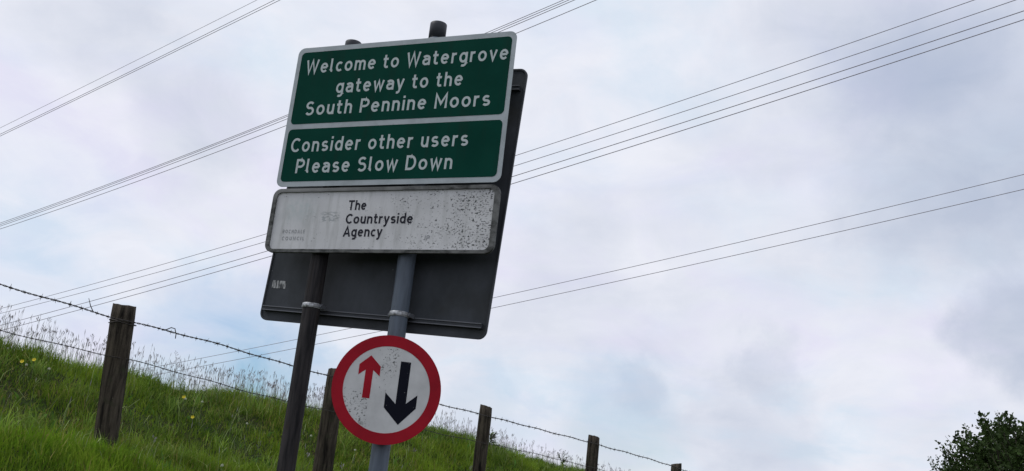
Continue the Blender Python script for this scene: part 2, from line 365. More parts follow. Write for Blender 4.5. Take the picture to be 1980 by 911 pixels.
c = a.mix(a.mr(a.noise(a.map(a.obj, (1, 1, .5), (8, 2, 1)), 46, 4, .7), .69, .73), c, (.17, .16, .12))
setc(a, c); bump(a, a.math('ADD', a.noise(v, 44, 7, .65, dist=.5), a.math('MULTIPLY', a.noise(a.obj, 90, 4), .3)), .9, .012); M['wood'] = a.m
a = material('cut_wood', .9, .15); setc(a, a.mix(a.noise(a.obj, 28, 5), (.05, .044, .036), (.02, .018, .016))); M['cutwood'] = a.m
a = material('galvanised_wire', .6, .4, .5); setc(a, a.mix(a.noise(a.obj, 14, 4), (.075, .07, .068), (.035, .028, .024))); M['wire'] = a.m
a = material('cable', .7, .2); setc(a, a.mix(a.noise(a.obj, .6, 3), (.26, .24, .27), (.33, .31, .34))); M['cable'] = a.m
a = material('soil_and_thatch', .95, .1)
c = a.mix(a.mr(a.noise(a.pos, 2.2, 6), .4, .65), (.024, .040, .010), (.038, .036, .015)); setc(a, c); bump(a, a.noise(a.pos, 25, 6), .8, .04); M['ground'] = a.m
a = material('asphalt', .9, .25); n = a.noise(a.pos, 120, 4)
setc(a, a.mix(n, (.038, .038, .040), (.065, .064, .062))); bump(a, n, .5, .006); M['asphalt'] = a.m
def leafy(name, rough, trans, spec=.25):
    a = material(name, rough, spec); t = a.t
    at = t.nodes.new('ShaderNodeAttribute'); at.attribute_name = 'tint'
    setc(a, at.outputs['Color'])
    tr = t.nodes.new('ShaderNodeBsdfTranslucent'); t.links.new(at.outputs['Color'], tr.inputs['Color'])
    mx = t.nodes.new('ShaderNodeMixShader'); mx.inputs[0].default_value = trans
    t.links.new(a.b.outputs[0], mx.inputs[1]); t.links.new(tr.outputs[0], mx.inputs[2]); t.links.new(mx.outputs[0], t.nodes['Material Output'].inputs['Surface'])
    M[name] = a.m
leafy('grass_blade', .7, .35, .06); leafy('seed_head', .8, .2, .1); leafy('leaf', .6, .2, .12)
a = material('bark', .9, .15); v = a.map(a.obj, (1, 1, .2)); n = a.noise(v, 22, 6)
setc(a, a.mix(n, (.05, .042, .032), (.10, .09, .07))); bump(a, n, .7, .02); M['bark'] = a.m
a = material('green_stem', .6, .3); setc(a, a.mix(a.noise(a.obj, 30, 2), (.05, .09, .02), (.08, .12, .03))); M['stem'] = a.m
a = material('yellow_petal', .4, .4); setc(a, a.mix(a.noise(a.obj, 50, 2), (.62, .50, .02), (.70, .58, .04))); M['yellow'] = a.m
a = material('white_petal', .6, .2); setc(a, a.mix(a.noise(a.obj, 80, 2), (.66, .68, .56), (.80, .80, .72))); M['wpetal'] = a.m
a = material('dock_seed', .8, .1); setc(a, a.mix(a.noise(a.obj, 40, 2), (.075, .045, .03), (.05, .055, .025))); M['dock'] = a.m

# ------------------------------------------------------------------ terrain: s runs along the fence, t goes up the bank behind it
SD = np.array([.61453, .78889]); ND = np.array([-SD[1], SD[0]]); P0 = np.array([-2.425, 6.6])
def sm(x): x = np.clip(x, 0, 1); return x * x * (3 - 2 * x)
def height(s, t):
    s = np.asarray(s, float); t = np.asarray(t, float)
    hg = np.interp(s, [-40, -10, 0, 1.91, 3.83, 5.74, 7.65, 16, 40], [.5, .35, .07, -.02, -.04, -.1, -.2, -.7, -1.2])
    cr = np.interp(s, [-40, -2, .1, .7, 2, 3.6, 5.4, 6.1, 6.8, 8, 9.4, 14, 40], [1.05, .92, .79, .70, .69, .69, .75, .69, .60, .54, .49, .2, -.9])
    h = np.where(t > 0, hg + (cr - hg) * sm(t / 2.0) - .03 * np.clip(t - 2, 0, 12), hg + (-1.62 - hg) * sm(-t / 3.6))
    near = np.clip(1 - np.abs(s - 4) / 30, 0, 1) * np.clip((t + 3.8) / 1.5, 0, 1)
    b = (lattice_noise(s, t, 1.3, 3) - .5) * .06 + (lattice_noise(s, t, 3.7, 4) - .5) * .04
    return h + b * near + EYE
def world_xy(s, t): return P0[0] + SD[0] * s + ND[0] * t, P0[1] + SD[1] * s + ND[1] * t
def at(s, t, dz=0.0):
    x, y = world_xy(s, t); return Vector((float(x), float(y), float(height(s, t)) + dz))
def axis(lo, hi, step, far):
    a_ = list(np.arange(lo, hi + 1e-6, step)); k = step; x = hi
    while x < far: k *= 1.35; x += k; a_.append(x)
    k = step; x = lo
    while x > -far: k *= 1.35; x -= k; a_.insert(0, x)
    return np.array(a_)
sa = axis(-8, 20, .2, 900); ta = axis(-5, 5, .16, 900)
S, T = np.meshgrid(sa, ta, indexing='ij'); Xg, Yg = world_xy(S, T); Zg = height(S, T)
idx = np.arange(S.size).reshape(S.shape)
Q = np.stack([idx[:-1, :-1], idx[1:, :-1], idx[1:, 1:], idx[:-1, 1:]], -1).reshape(-1, 4)
tag(obj('ground', mesh_np('ground', np.stack([Xg, Yg, Zg], -1).reshape(-1, 3), Q, smooth=True), M['ground']), kind='structure')
mb = MB(); k = []
for s_ in np.linspace(-120, 120, 25):
    for t_ in (-4.3, -8.6):
        x, y = world_xy(s_, t_); k.append((x, y, EYE - 1.6))
mb.add(k, [(2 * i, 2 * i + 1, 2 * i + 3, 2 * i + 2) for i in range(24)])
tag(mb.build('road', M['asphalt']), kind='structure')

# ------------------------------------------------------------------ signs and their posts
YAW = -0.4085; SO = Vector((-0.722, 5.3, 0.906 + EYE)); SN = Vector((-math.sin(YAW), math.cos(YAW), 0)); SX = Vector((math.cos(YAW), math.sin(YAW), 0))
def post_xy(x): return SO + SN * .075 + SX * x
def sign_post(x, top, mat, label, capped):
    p = post_xy(x); x_, y_ = p.x, p.y
    rel = np.array([x_, y_]) - P0; gz = float(height(rel @ SD, rel @ ND)) - .25
    o = empty('sign_post', (x_, y_, gz)); h = top - gz
    MB().lathe([(.0475, 0), (.0475, h * .3), (.0475, h * .6), (.0475, h - .10)], 32).build('tube', mat, o, True)
    MB().lathe([(.0478, h - .1005), (.0478, h - .02), (.0474, h - .004), (.0455, h - .001), (.02, h), (.003, h)], 32).build('cap', M['cap'], o, True)
    tag(o, label, 'post', 'posts carrying the signs'); return o
sign_post(-.3754, SO.z + 1.597, M['post_dark'], 'dark rust-streaked round steel sign post, left of the round sign', True)
sign_post(.1667, SO.z + 1.668, M['post_blue'], 'blue grey round steel post standing behind the round sign', True)

# green welcome sign
gs = empty('welcome_sign', tuple(SO), (0, 0, YAW))
tag(gs, 'large green sign with white lettering welcoming to Watergrove, topmost on the posts', 'sign')
x0, x1, zb, zt = -.689, .689, .6936, 1.5457
MB().prism(rrect(x0, x1, zb, zt, .042), 0, .004).build('plate', M['border'], gs)
MB().prism(rrect(x0 + .027, x1 - .025, 1.069, zt - .030, .026), -.0012, .001).build('upper_field', M['green'], gs)
MB().prism(rrect(x0 + .024, x1 - .025, zb + .030, 1.038, .026), -.0012, .001).build('lower_field', M['green'], gs)
for z in (.80, 1.12, 1.45): MB().box(x0 + .04, x1 - .04, .0045, .0275, z - .02, z + .02).build('rail', M['rail'], gs)
for s_, a0, a1, z in (('Welcome to Watergrove', -.6184, .6515, 1.3809), ('gateway to the', -.392, .401, 1.247), ('South Pennine Moors', -.574, .5775, 1.120),
                      ('Consider other users', -.6304, .4779, .899), ('Please Slow Down', -.5743, .4025, .772)):
    lettering('lettering', s_, a0, a1, z, .0845, -.0018, M['letter'], gs)
# white agency sign
ws = empty('agency_sign', tuple(SO), (0, 0, YAW))
tag(ws, 'weathered white sign with black lettering, hanging directly below the green sign', 'sign')
x0, x1, zb, zt = -.687, .696, .3118, .6785
MB().prism(rrect(x0 + .004, x1 - .004, zb + .004, zt - .004, .045), 0, .004).build('plate', M['white'], ws)
MB().ring(rrect(x0, x1, zb, zt, .048), rrect(x0 + .024, x1 - .027, zb + .018, zt - .020, .034), -.010, .012).build('frame', M['frame'], ws)
for z in (.40, .59): MB().box(x0 + .04, x1 - .04, .0045, .0275, z - .02, z + .02).build('rail', M['rail'], ws)
for s_, a0, a1, z in (('The', -.1926, -.0805, .5515), ('Countryside', -.197, .2133, .4747), ('Agency', -.1984, .0396, .4025)):
    lettering('lettering', s_, a0, a1, z, .0565, -.0008, M['print'], ws, .092, .12)
for s_, a0, a1, z in (('ROCHDALE', -.5909, -.4462, .4215), ('COUNCIL', -.5884, -.4433, .3815)):
    lettering('faded_lettering', s_, a0, a1, z, .021, -.0008, M['faded'], ws, .085, .45)
lettering('faded_lettering', 'JP', .290, .325, .384, .025, -.0008, M['faded'], ws)
# big sign seen from behind
BROLL, BYAW = 0.0491, -0.4384
bo = SO + SN * .16
bs = empty('rear_sign', tuple(bo), (0, BROLL, BYAW))
tag(bs, 'large dark grey sign seen from its bare back, behind both posts', 'sign')
x0, x1, zb, zt = -.7793, .6474, -.0698, 1.4176
MB().prism(rrect(x0, x1, zb, zt, .045), 0, .004).build('plate', M['back'], bs)
MB().ring(rrect(x0 - .001, x1 + .001, zb - .001, zt + .001, .046), rrect(x0 + .008, x1 - .008, zb + .008, zt - .008, .038), -.006, .0055).build('edge_trim', M['rail'], bs)
def rail(z):
    r = MB().box(x0 + .024, x1 - .024, -.024, -.0002, z - .013, z + .013).build('rail', M['rail'], bs)
    m2 = MB(); m2.box(x0 + .024, x1 - .024, -.030, -.0242, z + .008, z + .0128); m2.box(x0 + .024, x1 - .024, -.030, -.0242, z - .0128, z - .008)
    m2.build('lip', M['lip'], r)
rail(-.004); rail(1.30)
Mbs = Matrix.Translation(bo) @ Matrix.Rotation(BYAW, 4, 'Z') @ Matrix.Rotation(BROLL, 4, 'Y')
Mi = Mbs.inverted()
for x, dz in ((-.3754, .0), (.1667, .0)):
    p = post_xy(x); q_ = Mi @ Vector((p.x, p.y, bo.z)); c_ = Mbs @ Vector((q_.x, -.1, .013 if x < 0 else .009))
    m_ = MB().lathe([(.0495, -.013), (.0515, -.012), (.0515, .012), (.0495, .013)], 32)
    a_ = math.atan2(-SN.y, -SN.x)
    o = m_.build('clamp', M['band'], bs, True); o.matrix_basis = Mi @ Matrix.Translation((p.x, p.y, c_.z))
    for sx in (-1, 1):
        m_ = MB().box(sx * .058 - .006, sx * .058 + .006, .0, .045, -.011, .011).tube([(sx * .058, -.008, 0), (sx * .058, 0.001, 0)], .007, 6)
        o2 = m_.build('bracket', M['lip'], o); o2.matrix_basis = Matrix.Rotation(YAW, 4, 'Z')
MB().prism([(-.742, .116), (-.648, .116), (-.648, .160), (-.742, .160)], -.0012, -.0003).build('sticker', M['sticker'], bs)
# round priority sign on the blue grey post
DC = Vector((-.5428, 5.21, .5068 + EYE)); DR = .2725
rs = empty('priority_sign', tuple(DC), (math.radians(0), 0, math.radians(3)))
tag(rs, 'round red-rimmed white sign with a red up arrow and black down arrow', 'sign')
MB().prism(circle(DR), 0, .004).build('plate', M['roundwhite'], rs)
MB().ring(circle(DR + .0015), circle(DR * .798), -.0015, .005).build('red_ring', M['red'], rs)
red = [(-.36, .592), (-.555, .408), (-.552, .214), (-.427, .318), (-.427, -.198), (-.288, -.198), (-.288, .325), (-.158, .220), (-.158, .402)]
blk = [(.200, .543), (.388, .543), (.388, -.222), (.580, -.046), (.580, -.290), (.292, -.618), (-.004, -.330), (-.010, -.056), (.200, -.246)]
MB().prism([(x * DR, z * DR) for x, z in red], -.0010, .001).build('red_arrow', M['red'], rs)
MB().prism([(x * DR, z * DR) for x, z in blk], -.0010, .001).build('black_arrow', M['black'], rs)
for z in (-.10, .10):
    MB().box(-.15, .15, .0045, .035, z - .012, z + .012).build('rail', M['lip'], rs)
    pl = post_xy(.1667) - DC; o = MB().lathe([(.0495, -.012), (.0510, -.011), (.0510, .011), (.0495, .012)], 28).build('clamp', M['band'], rs, True)
    o.matrix_basis = (Matrix.Translation(DC) @ Matrix.Rotation(math.radians(3), 4, 'Z')).inverted() @ Matrix.Translation((DC.x + pl.x, DC.y + pl.y, DC.z + z))

# ------------------------------------------------------------------ fence
fx, fy = world_xy(0, 0)
fence = empty('wire_fence', (float(fx), float(fy), float(height(0, 0))))
tag(fence, 'barbed wire fence on round wooden posts running along the grass bank', 'fence')
FL = Vector(fence.location)
tops = {-1: 1.09, 0: .995, 1: .888, 2: .880, 3: .826, 4: .724, 5: .60, 6: .47}
dias = {0: .156, 1: .150, 2: .124, 3: .126, 4: .130}
for i, top in tops.items():
    s_ = 1.914 * i; p = at(s_, 0); z0 = p.z - .35; z1 = top + EYE; r = dias.get(i, .13) / 2
    n = 20; m = 18; V = []; F = []
    rr = random.Random(i + 40); ph = [rr.uniform(0, 6.28) for _ in range(6)]; lean = (rr.uniform(-.012, .012), rr.uniform(-.012, .012))
    for k_ in range(m):
        u = k_ / (m - 1); z = z0 + (z1 - z0) * u
        for j in range(n):
            w = 2 * math.pi * j / n
            q_ = r * (1 + .035 * math.sin(2 * w + ph[0] + u) + .025 * math.sin(3 * w + ph[1] - 2 * u) + .02 * math.sin(7 * w + ph[2]) + .012 * math.sin(9 * u + ph[3]) + rr.uniform(-.018, .018)) * ((1.05 - .07 * u) if i else (.955 + .04 * u))
            if k_ == m - 1: q_ *= .96
            zz = z + ((.012 * math.sin(w + ph[4]) + rr.uniform(-.003, .003)) if k_ >= m - 2 else 0)
            V.append((q_ * math.cos(w) + lean[0] * u + (.066 * (1 - u) if i == 0 else 0), q_ * math.sin(w) + lean[1] * u, zz - FL.z))
    for k_ in range(m - 1):
        for j in range(n):
            jn = (j + 1) % n; F.append((k_ * n + j, k_ * n + jn, (k_ + 1) * n + jn, (k_ + 1) * n + j))
    V.append((lean[0], lean[1], z1 - .006 - FL.z)); cidx = len(V) - 1
    capf = len(F)
    for j in range(n): F.append(((m - 1) * n + j, (m - 1) * n + (j + 1) % n, cidx))
    me = mesh_from('post', V, F, True); me.materials.append(M['wood']); me.materials.append(M['cutwood'])
    for k_ in range(capf, len(F)): me.polygons[k_].material_index = 1; me.polygons[k_].use_smooth = False
    o = obj('post', me, None, fence); o.location = (p.x - FL.x, p.y - FL.y, 0)
def strand_pt(s_, prof, tt): 
    x, y = world_xy(s_, tt); return Vector((float(x) - FL.x, float(y) - FL.y, float(np.interp(s_, prof[0], prof[1])) + EYE - FL.z))
mb = MB()                                     # one barb: a wound collar and two crossed spikes
mb.tube([(-.007, 0, 0), (.007, 0, 0)], .0052, 6)
for aa, l1, l2 in ((.35, .019, .016), (2.2, .018, .020)):
    dy, dz = math.cos(aa), math.sin(aa)
    mb.tube([(-.004, -dy * l1, -dz * l1), (0, 0, 0.0), (.004, dy * l2, dz * l2)], [.0008, .0022, .0008], 4)
BARB = mb.mesh('barb'); BARB.materials.append(M['wire'])
def strand(prof, tt, barbed, lo, hi, r=.0026, tw=.0034, bs_=1.0):
    ss = np.arange(lo, hi, .014); m_ = MB()
    for ph_ in ((0, math.pi) if barbed else (0,)):
        pts = []
        for s_ in ss:
            p = strand_pt(s_, prof, tt); a_ = s_ * 2 * math.pi / .075 + ph_; wv = .004 * math.sin(s_ * 3.1) + .003 * math.sin(s_ * 11.3)
            pts.append(p + Vector((ND[0] * math.cos(a_) * tw, ND[1] * math.cos(a_) * tw, math.sin(a_) * tw + wv)))
        m_.tube(pts, r, 5)
    st = m_.build('strand', M['wire'], fence, True)
    if barbed:
        s_ = lo + .03; rr = random.Random(5)
        while s_ < hi - .05:
            p = strand_pt(s_, prof, tt); p.z += .004 * math.sin(s_ * 3.1) + .003 * math.sin(s_ * 11.3)
            b = obj('barb', BARB, None, st); b.location = p
            b.rotation_euler = (rr.uniform(0, 6.28), rr.uniform(-.1, .1), math.atan2(SD[1], SD[0]) + rr.uniform(-.15, .15))
            sc = rr.uniform(.85, 1.35) * bs_; b.scale = (bs_, sc, sc)
            s_ += .092 * rr.uniform(.85, 1.15)
    return st
TOP = ([-2.2, -.87, -.55, -.15, .06, .59, 1.35, 1.75, 2.5, 3.15, 3.59, 3.82, 4.7, 5.55, 5.84, 7.24, 7.66, 11.6], [1.0, .925, .912, .888, .883, .872, .843, .828, .806, .797, .793, .786, .760, .751, .736, .684, .66, .40])
SEC = ([-2.2, -.81, -.49, -.11, .06, .52, 1.04, 1.9, 3.8, 4.93, 5.56, 7.6, 11.6], [.72, .672, .660, .650, .648, .620, .591, .565, .545, .516, .503, .40, .16])
st1 = strand(TOP, -.088, True, -1.95, 11.5)
st2 = strand(SEC, -.088, True, -1.95, 11.5, .0016, .0020, .62)
# loops where the wire is tied off round the near post, and a loose tail beside it
m_ = MB(); pts = []
for k_ in range(26):
    w = 2 * math.pi * k_ / 25 * 1.4 + 2.4; pts.append(Vector((math.cos(w) * .084, math.sin(w) * .084, .878 + EYE - FL.z + .012 * math.sin(k_ * .5))))
m_.tube(pts, .003, 5); m_.build('tie_loop', M['wire'], fence, True)
m_ = MB(); p = strand_pt(-.27, TOP, -.088); m_.tube([p, p + Vector((-.018, -.01, .03)), p + Vector((-.035, -.02, .075))], [.003, .003, .0018], 5).build('loose_wire_end', M['wire'], fence, True)
m_ = MB(); p = strand_pt(.30, TOP, -.088); m_.tube([p + Vector((-.04, -.05, 0)), p + Vector((-.02, -.02, .012)), p + Vector((0, 0, .03)), p + Vector((.02, .02, .028)), p + Vector((.03, .03, -.005)), p + Vector((.032, .03, -.035))], .0034, 5)
m_.build('loose_wire_end', M['wire'], fence, True)

# ------------------------------------------------------------------ overhead lines: plan line, then height as a hanging curve along it
PA = np.array([-26.68, 58.0]); PB = np.array([15.0, 30.0]); PU = (PB - PA) / np.linalg.norm(PB - PA); PM = np.array([-PU[1], PU[0]])
LINES = [
    ('C', 0.0, (7.68e-4, .15106, 8.4137), .015, 'second lowest bundle crossing behind the sign, its highest overhead cable'),
    ('C', -.5, (7.96e-4, .14491, 7.8566), .015, 'second lowest bundle crossing behind the sign, its second cable from the top'),
    ('C', -1.0, (6.1e-4, .15837, 6.9076), .017, 'second lowest bundle crossing behind the sign, its third cable from the top'),
    ('C', -1.5, (6.33e-4, .15689, 6.3612), .017, 'second lowest bundle crossing behind the sign, its lowest overhead cable'),
    ('D', 1.5, (6.18e-4, .13427, 3.6839), .0135, 'upper overhead cable of the lowest pair, passing just above the round sign'),
    ('D', .9, (5.6e-4, .13553, 3.0556), .0135, 'lower overhead cable of the lowest pair, closest to the fence'),
    ('B', -6.0, (1.094e-3, .14863, 10.0224), .014, 'highest overhead cable of the bundle running behind the green sign top corner'),
    ('B', -6.5, (1.027e-3, .15014, 9.5840), .014, 'second overhead cable of the bundle running behind the green sign top corner'),
    ('B', -7.0, (1.127e-3, .14419, 9.1917), .014, 'third overhead cable of the bundle running behind the green sign top corner'),
    ('B', -7.5, (1.215e-3, .13237, 8.7925), .014, 'lowest overhead cable of the bundle running behind the green sign top corner'),
    ('A', -9.0, (2.13e-4, .21018, 12.4735), .010, 'thin overhead cable at upper left, topmost of its bundle of three'),
    ('A', -9.5, (7.0e-4, .18850, 11.80), .013, 'overhead cable at upper left, middle of its bundle of three'),
    ('A', -10.0, (4.43e-4, .19600, 11.1677), .013, 'overhead cable at upper left, lowest of its bundle of three')]
for nm, off, (c2, c1, c0), rad, lab in LINES:
    pts = []
    for s_ in np.linspace(-30, 68, 60):
        xy = PA + PM * off + PU * s_; pts.append((xy[0], xy[1], c2 * s_ * s_ + c1 * s_ + c0 + EYE))
    tag(MB().tube(pts, rad * .80, 6).build('overhead_cable', M['cable'], None, True), lab, 'cable', 'overhead cables crossing the sky')

# ------------------------------------------------------------------ grass
def blades(s, t, h, w, col, curl, seed, sink=.02):
    r = np.random.default_rng(seed); n = len(s); x, y = world_xy(s, t); z = height(s, t) - sink
    yaw = r.uniform(0, 2 * np.pi, n); face = r.uniform(0, 2 * np.pi, n); lean = r.uniform(.05, 1, n) * curl
    dx, dy = np.cos(yaw), np.sin(yaw); wx, wy = np.cos(face) * w / 2, np.sin(face) * w / 2
    V = np.empty((n, 5, 3), np.float32)
    for k_, (u, sgn) in enumerate(((0, -1), (0, 1), (.55, 1), (.55, -1))):
        off = lean * h * u * u * .9; ww = 1.0 if u == 0 else .8
        V[:, k_, 0] = x + dx * off + sgn * wx * ww; V[:, k_, 1] = y + dy * off + sgn * wy * ww; V[:, k_, 2] = z + h * u * (1 - .25 * lean * u)
    V[:, 4, 0] = x + dx * lean * h * .9; V[:, 4, 1] = y + dy * lean * h * .9; V[:, 4, 2] = z + h * (1 - .42 * lean)
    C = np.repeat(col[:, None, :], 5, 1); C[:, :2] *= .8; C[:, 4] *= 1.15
    i = np.arange(n)[:, None] * 5
    return V.reshape(-1, 3), i + np.array([[0, 1, 2, 3]]), i + np.array([[3, 2, 4]]), C.reshape(-1, 3)
def grass_colours(s, t, r):
    n = len(s); a_ = lattice_noise(s, t, 1.1, 21); b = lattice_noise(s, t, 3.3, 22); c_ = r.random(n)
    base = np.array([.145, .238, .022]); dark = np.array([.068, .135, .013]); lime = np.array([.245, .325, .045]); dry = np.array([.27, .245, .09])
    k1 = np.clip((a_ * .5 + b * .5 - .36) / .3, 0, 1)[:, None]
    col = dark * (1 - k1) + base * k1; k2 = np.clip((c_ - .55) / .5, 0, 1)[:, None]; col = col * (1 - k2 * .75) + lime * k2 * .75
    dz = (r.random(n) < .04 + .12 * np.clip((lattice_noise(s, t, .8, 25) - .52) / .25, 0, 1))[:, None]; col = np.where(dz, dry * r.uniform(.6, 1.2, (n, 1)), col)
    return col * np.array([1.14, 1.10, 1.0]) * r.uniform(.75, 1.3, (n, 1))
def clump(s, t): return .35 + 1.35 * lattice_noise(s, t, 2.6, 31) * (.5 + lattice_noise(s, t, 6.5, 32))
parts = []
r = np.random.default_rng(1); n = 300000
s = r.uniform(-3.2, 12.5, n); t = r.uniform(-1.3, 2.5, n); keep = r.random(n) < .55 + .6 * lattice_noise(s, t, 4.5, 33); s, t = s[keep], t[keep]
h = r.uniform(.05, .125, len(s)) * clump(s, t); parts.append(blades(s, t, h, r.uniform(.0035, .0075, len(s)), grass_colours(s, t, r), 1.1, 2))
r = np.random.default_rng(3); n = 22000                       # longer, brighter grass along the fence foot and towards the verge
s = r.uniform(-3, 9, n); t = -.30 - np.abs(r.normal(0, .45, n)); h = r.uniform(.07, .17, n) * (.5 + .6 * lattice_noise(s, t, 2.2, 41))
col = grass_colours(s, t, r) * np.array([.95, 1.12, .8]); parts.append(blades(s, t, h, r.uniform(.004, .008, n), col, .8, 4))
r = np.random.default_rng(25); n = 11000                      # low broad-leaved weeds among the grass
s = r.uniform(-3, 12, n); t = r.uniform(-1.2, 2.3, n); keep = r.random(n) < np.clip((lattice_noise(s, t, 2.1, 61) - .35) * 2.2, 0, 1); s, t = s[keep], t[keep]
parts.append(blades(s, t, r.uniform(.06, .15, len(s)), r.uniform(.014, .030, len(s)), np.array([.085, .165, .030]) * r.uniform(.55, 1.5, (len(s), 1)) * np.stack([r.uniform(.8, 1.4, len(s)), np.ones(len(s)), np.ones(len(s))], -1), 1.7, 26))
r = np.random.default_rng(35); n = 3000                       # pale arching flower stems lying through the sward
s = r.uniform(-3, 11, n); t = r.uniform(-.7, 2.1, n)
parts.append(blades(s, t, r.uniform(.10, .24, n), r.uniform(.003, .006, n), np.array([.34, .42, .17]) * r.uniform(.5, 1.25, (n, 1)), 1.6, 36))
r = np.random.default_rng(15); nt_ = 900                     # tussocks: arching longer blades springing from one root
cs_ = r.uniform(-3, 12, nt_); ct_ = r.uniform(-.4, 2.3, nt_); m_b = 34; s = np.repeat(cs_, m_b) + r.normal(0, .035, nt_ * m_b); t = np.repeat(ct_, m_b) + r.normal(0, .035, nt_ * m_b)
h = r.uniform(.10, .24, len(s)) * np.repeat(r.uniform(.6, 1.1, nt_), m_b); tone = np.repeat(r.uniform(.6, 1.5, (nt_, 1)), m_b, 0)
parts.append(blades(s, t, h, r.uniform(.004, .0075, len(s)), (grass_colours(s, t, r) * .6 + np.array([.075, .115, .030])) * tone, 1.5, 16))
r = np.random.default_rng(5); n = 70000                       # thinner cover further along and down the verge
s = r.uniform(-9, 22, n); t = r.uniform(-4.0, 4.5, n); out = ~((s > -3.2) & (s < 12.5) & (t > -1.3) & (t < 2.5)); s, t = s[out], t[out]
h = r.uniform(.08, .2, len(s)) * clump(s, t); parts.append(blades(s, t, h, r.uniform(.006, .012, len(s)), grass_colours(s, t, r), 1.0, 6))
V = []; Qs = []; Ts = []; Cs = []; k = 0
for v_, q_, t_, c_ in parts: V.append(v_); Qs.append(q_ + k); Ts.append(t_ + k); Cs.append(c_); k += len(v_)
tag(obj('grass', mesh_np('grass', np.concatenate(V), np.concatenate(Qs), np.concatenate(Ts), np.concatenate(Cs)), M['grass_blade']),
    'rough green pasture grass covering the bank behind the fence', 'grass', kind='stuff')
# flowering grass stalks standing above the sward
r = np.random.default_rng(9); V = []; Tt = []; Cc = []; k = 0
n = 4600; ss = r.uniform(-3.0, 11.5, n); tt = np.where(r.random(n) < .985, r.uniform(1.5, 2.9, n), r.uniform(-.6, 1.2, n))
den = lattice_noise(ss, tt, 1.4, 51); keep = r.random(n) < .35 + .9 * den * np.interp(ss, [-3, 2, 3.8, 5, 12], [1, 1, 1, .7, .55]); ss, tt = ss[keep], tt[keep]
xs, ys = world_xy(ss, tt); zs = height(ss, tt)
for i in range(len(ss)):
    low = tt[i] < 1.15
    h = r.uniform(.12, .22) if low else r.uniform(.12, .32) * np.interp(ss[i], [-3, 3.5, 5, 12], [1.0, 1.0, .8, .7]); a_ = r.uniform(0, 6.28); ln = r.uniform(.02, .22) * h; b = np.array([xs[i], ys[i], zs[i]])
    tip = b + np.array([math.cos(a_) * ln, math.sin(a_) * ln, h]); midp = b + np.array([math.cos(a_) * ln * .35, math.sin(a_) * ln * .35, h * .55])
    hd = r.uniform(.025, .06); wd = r.uniform(.0014, .0032); w = .0007
    for ax in ((1, 0, 0), (0, 1, 0)):
        A_ = np.array(ax)
        V += [b - A_ * w, b + A_ * w, midp + A_ * w, midp - A_ * w, tip + A_ * w * .7, tip - A_ * w * .7]
        Tt += [(k, k + 1, k + 2), (k, k + 2, k + 3), (k + 3, k + 2, k + 4), (k + 3, k + 4, k + 5)]; k += 6
        Cc += [(.27, .28, .22)] * 6
    dr = (tip - midp); dr /= np.linalg.norm(dr); hc = np.array([.33, .31, .32]) * r.uniform(.6, 1.25)
    if r.random() < .78:                                       # tight spike
        for ax in ((1, 0, 0), (0, 1, 0)):
            A_ = np.array(ax); V += [tip - dr * .01, tip + dr * hd * .45 + A_ * wd, tip + dr * hd, tip + dr * hd * .45 - A_ * wd]
            Tt += [(k, k + 1, k + 2), (k, k + 2, k + 3)]; k += 4; Cc += [tuple(hc)] * 4
    else:                                                      # open panicle
        for j in range(7):
            u = j / 7; p_ = tip + dr * hd * (u - .15); aa = r.uniform(0, 6.28); L = .022 * (1 - u * .7)
            q_ = p_ + np.array([math.cos(aa) * L, math.sin(aa) * L, L * 1.1]); A_ = np.array([-math.sin(aa), math.cos(aa), .3]) * .0014
            V += [p_, q_ + A_, q_ + dr * .008, q_ - A_]; Tt += [(k, k + 1, k + 2), (k, k + 2, k + 3)]; k += 4; Cc += [tuple(hc)] * 4
tag(obj('seeding_grass', mesh_np('seeding_grass', np.array(V), None, np.array(Tt), np.array(Cc)), M['seed_head']),
    'tall thin flowering grass stalks with seed heads along the crest of the bank', 'grass', kind='stuff')

# ------------------------------------------------------------------ small flowers and weeds in the sward
def petal_flower(s_, t_, h, label):
    p = at(s_, t_); o = empty('buttercup', tuple(p)); lx = random.uniform(-.02, .02)
    MB().tube([(0, 0, 0), (lx * .4, 0, h * .5), (lx, 0, h)], [.002, .0017, .0013], 5).build('stem', M['stem'], o, True)
    m_ = MB()
    for k_ in range(5):
        a_ = 2 * math.pi * k_ / 5; ca, sa_ = math.cos(a_), math.sin(a_); c_ = Vector((lx, 0, h))
        q = [(0, 0, 0), (.008, -.009, .006), (.019, -.007, .014), (.019, .007, .014), (.008, .009, .006)]
        tilt = Matrix.Rotation(math.radians(62), 3, 'X'); m_.add([c_ + .72 * (tilt @ Vector((x * ca - y * sa_, x * sa_ + y * ca, z))) for x, y, z in q], [(0, 1, 2, 3, 4)])
    m_.build('petals', M['yellow'], o); tag(o, label, 'flower', 'yellow buttercups in the grass')
for s_, t_, lab in ((1.33, 1.06, 'upper yellow buttercup in the grass right of the nearest post'), (1.22, .74, 'lower yellow buttercup in the grass right of the nearest post'),
                    (.06, 1.10, 'inner yellow buttercup near the crest at the left edge'), (-.03, 1.04, 'outermost yellow buttercup near the crest at the left edge')):
    petal_flower(s_, t_, .165, lab)
mb = MB()
for k_ in range(26):
    z = 1 - 1.6 * k_ / 25; a_ = k_ * 2.4; rr_ = math.sqrt(max(0, 1 - z * z)); d = Vector((rr_ * math.cos(a_), rr_ * math.sin(a_), z)); s1 = d.orthogonal().normalized() * .0022
    mb.add([d * .004 - s1, d * .004 + s1, d * .0125], [(0, 1, 2)]); s2 = d.cross(s1).normalized() * .0022; mb.add([d * .004 - s2, d * .004 + s2, d * .0125], [(0, 1, 2)])
CL = mb.mesh('flower_head'); CL.materials.append(M['wpetal'])
ST = MB().tube([(0, 0, 0), (.004, 0, .07), (0, 0, .142)], .0015, 5).mesh('stem', True); ST.materials.append(M['stem'])
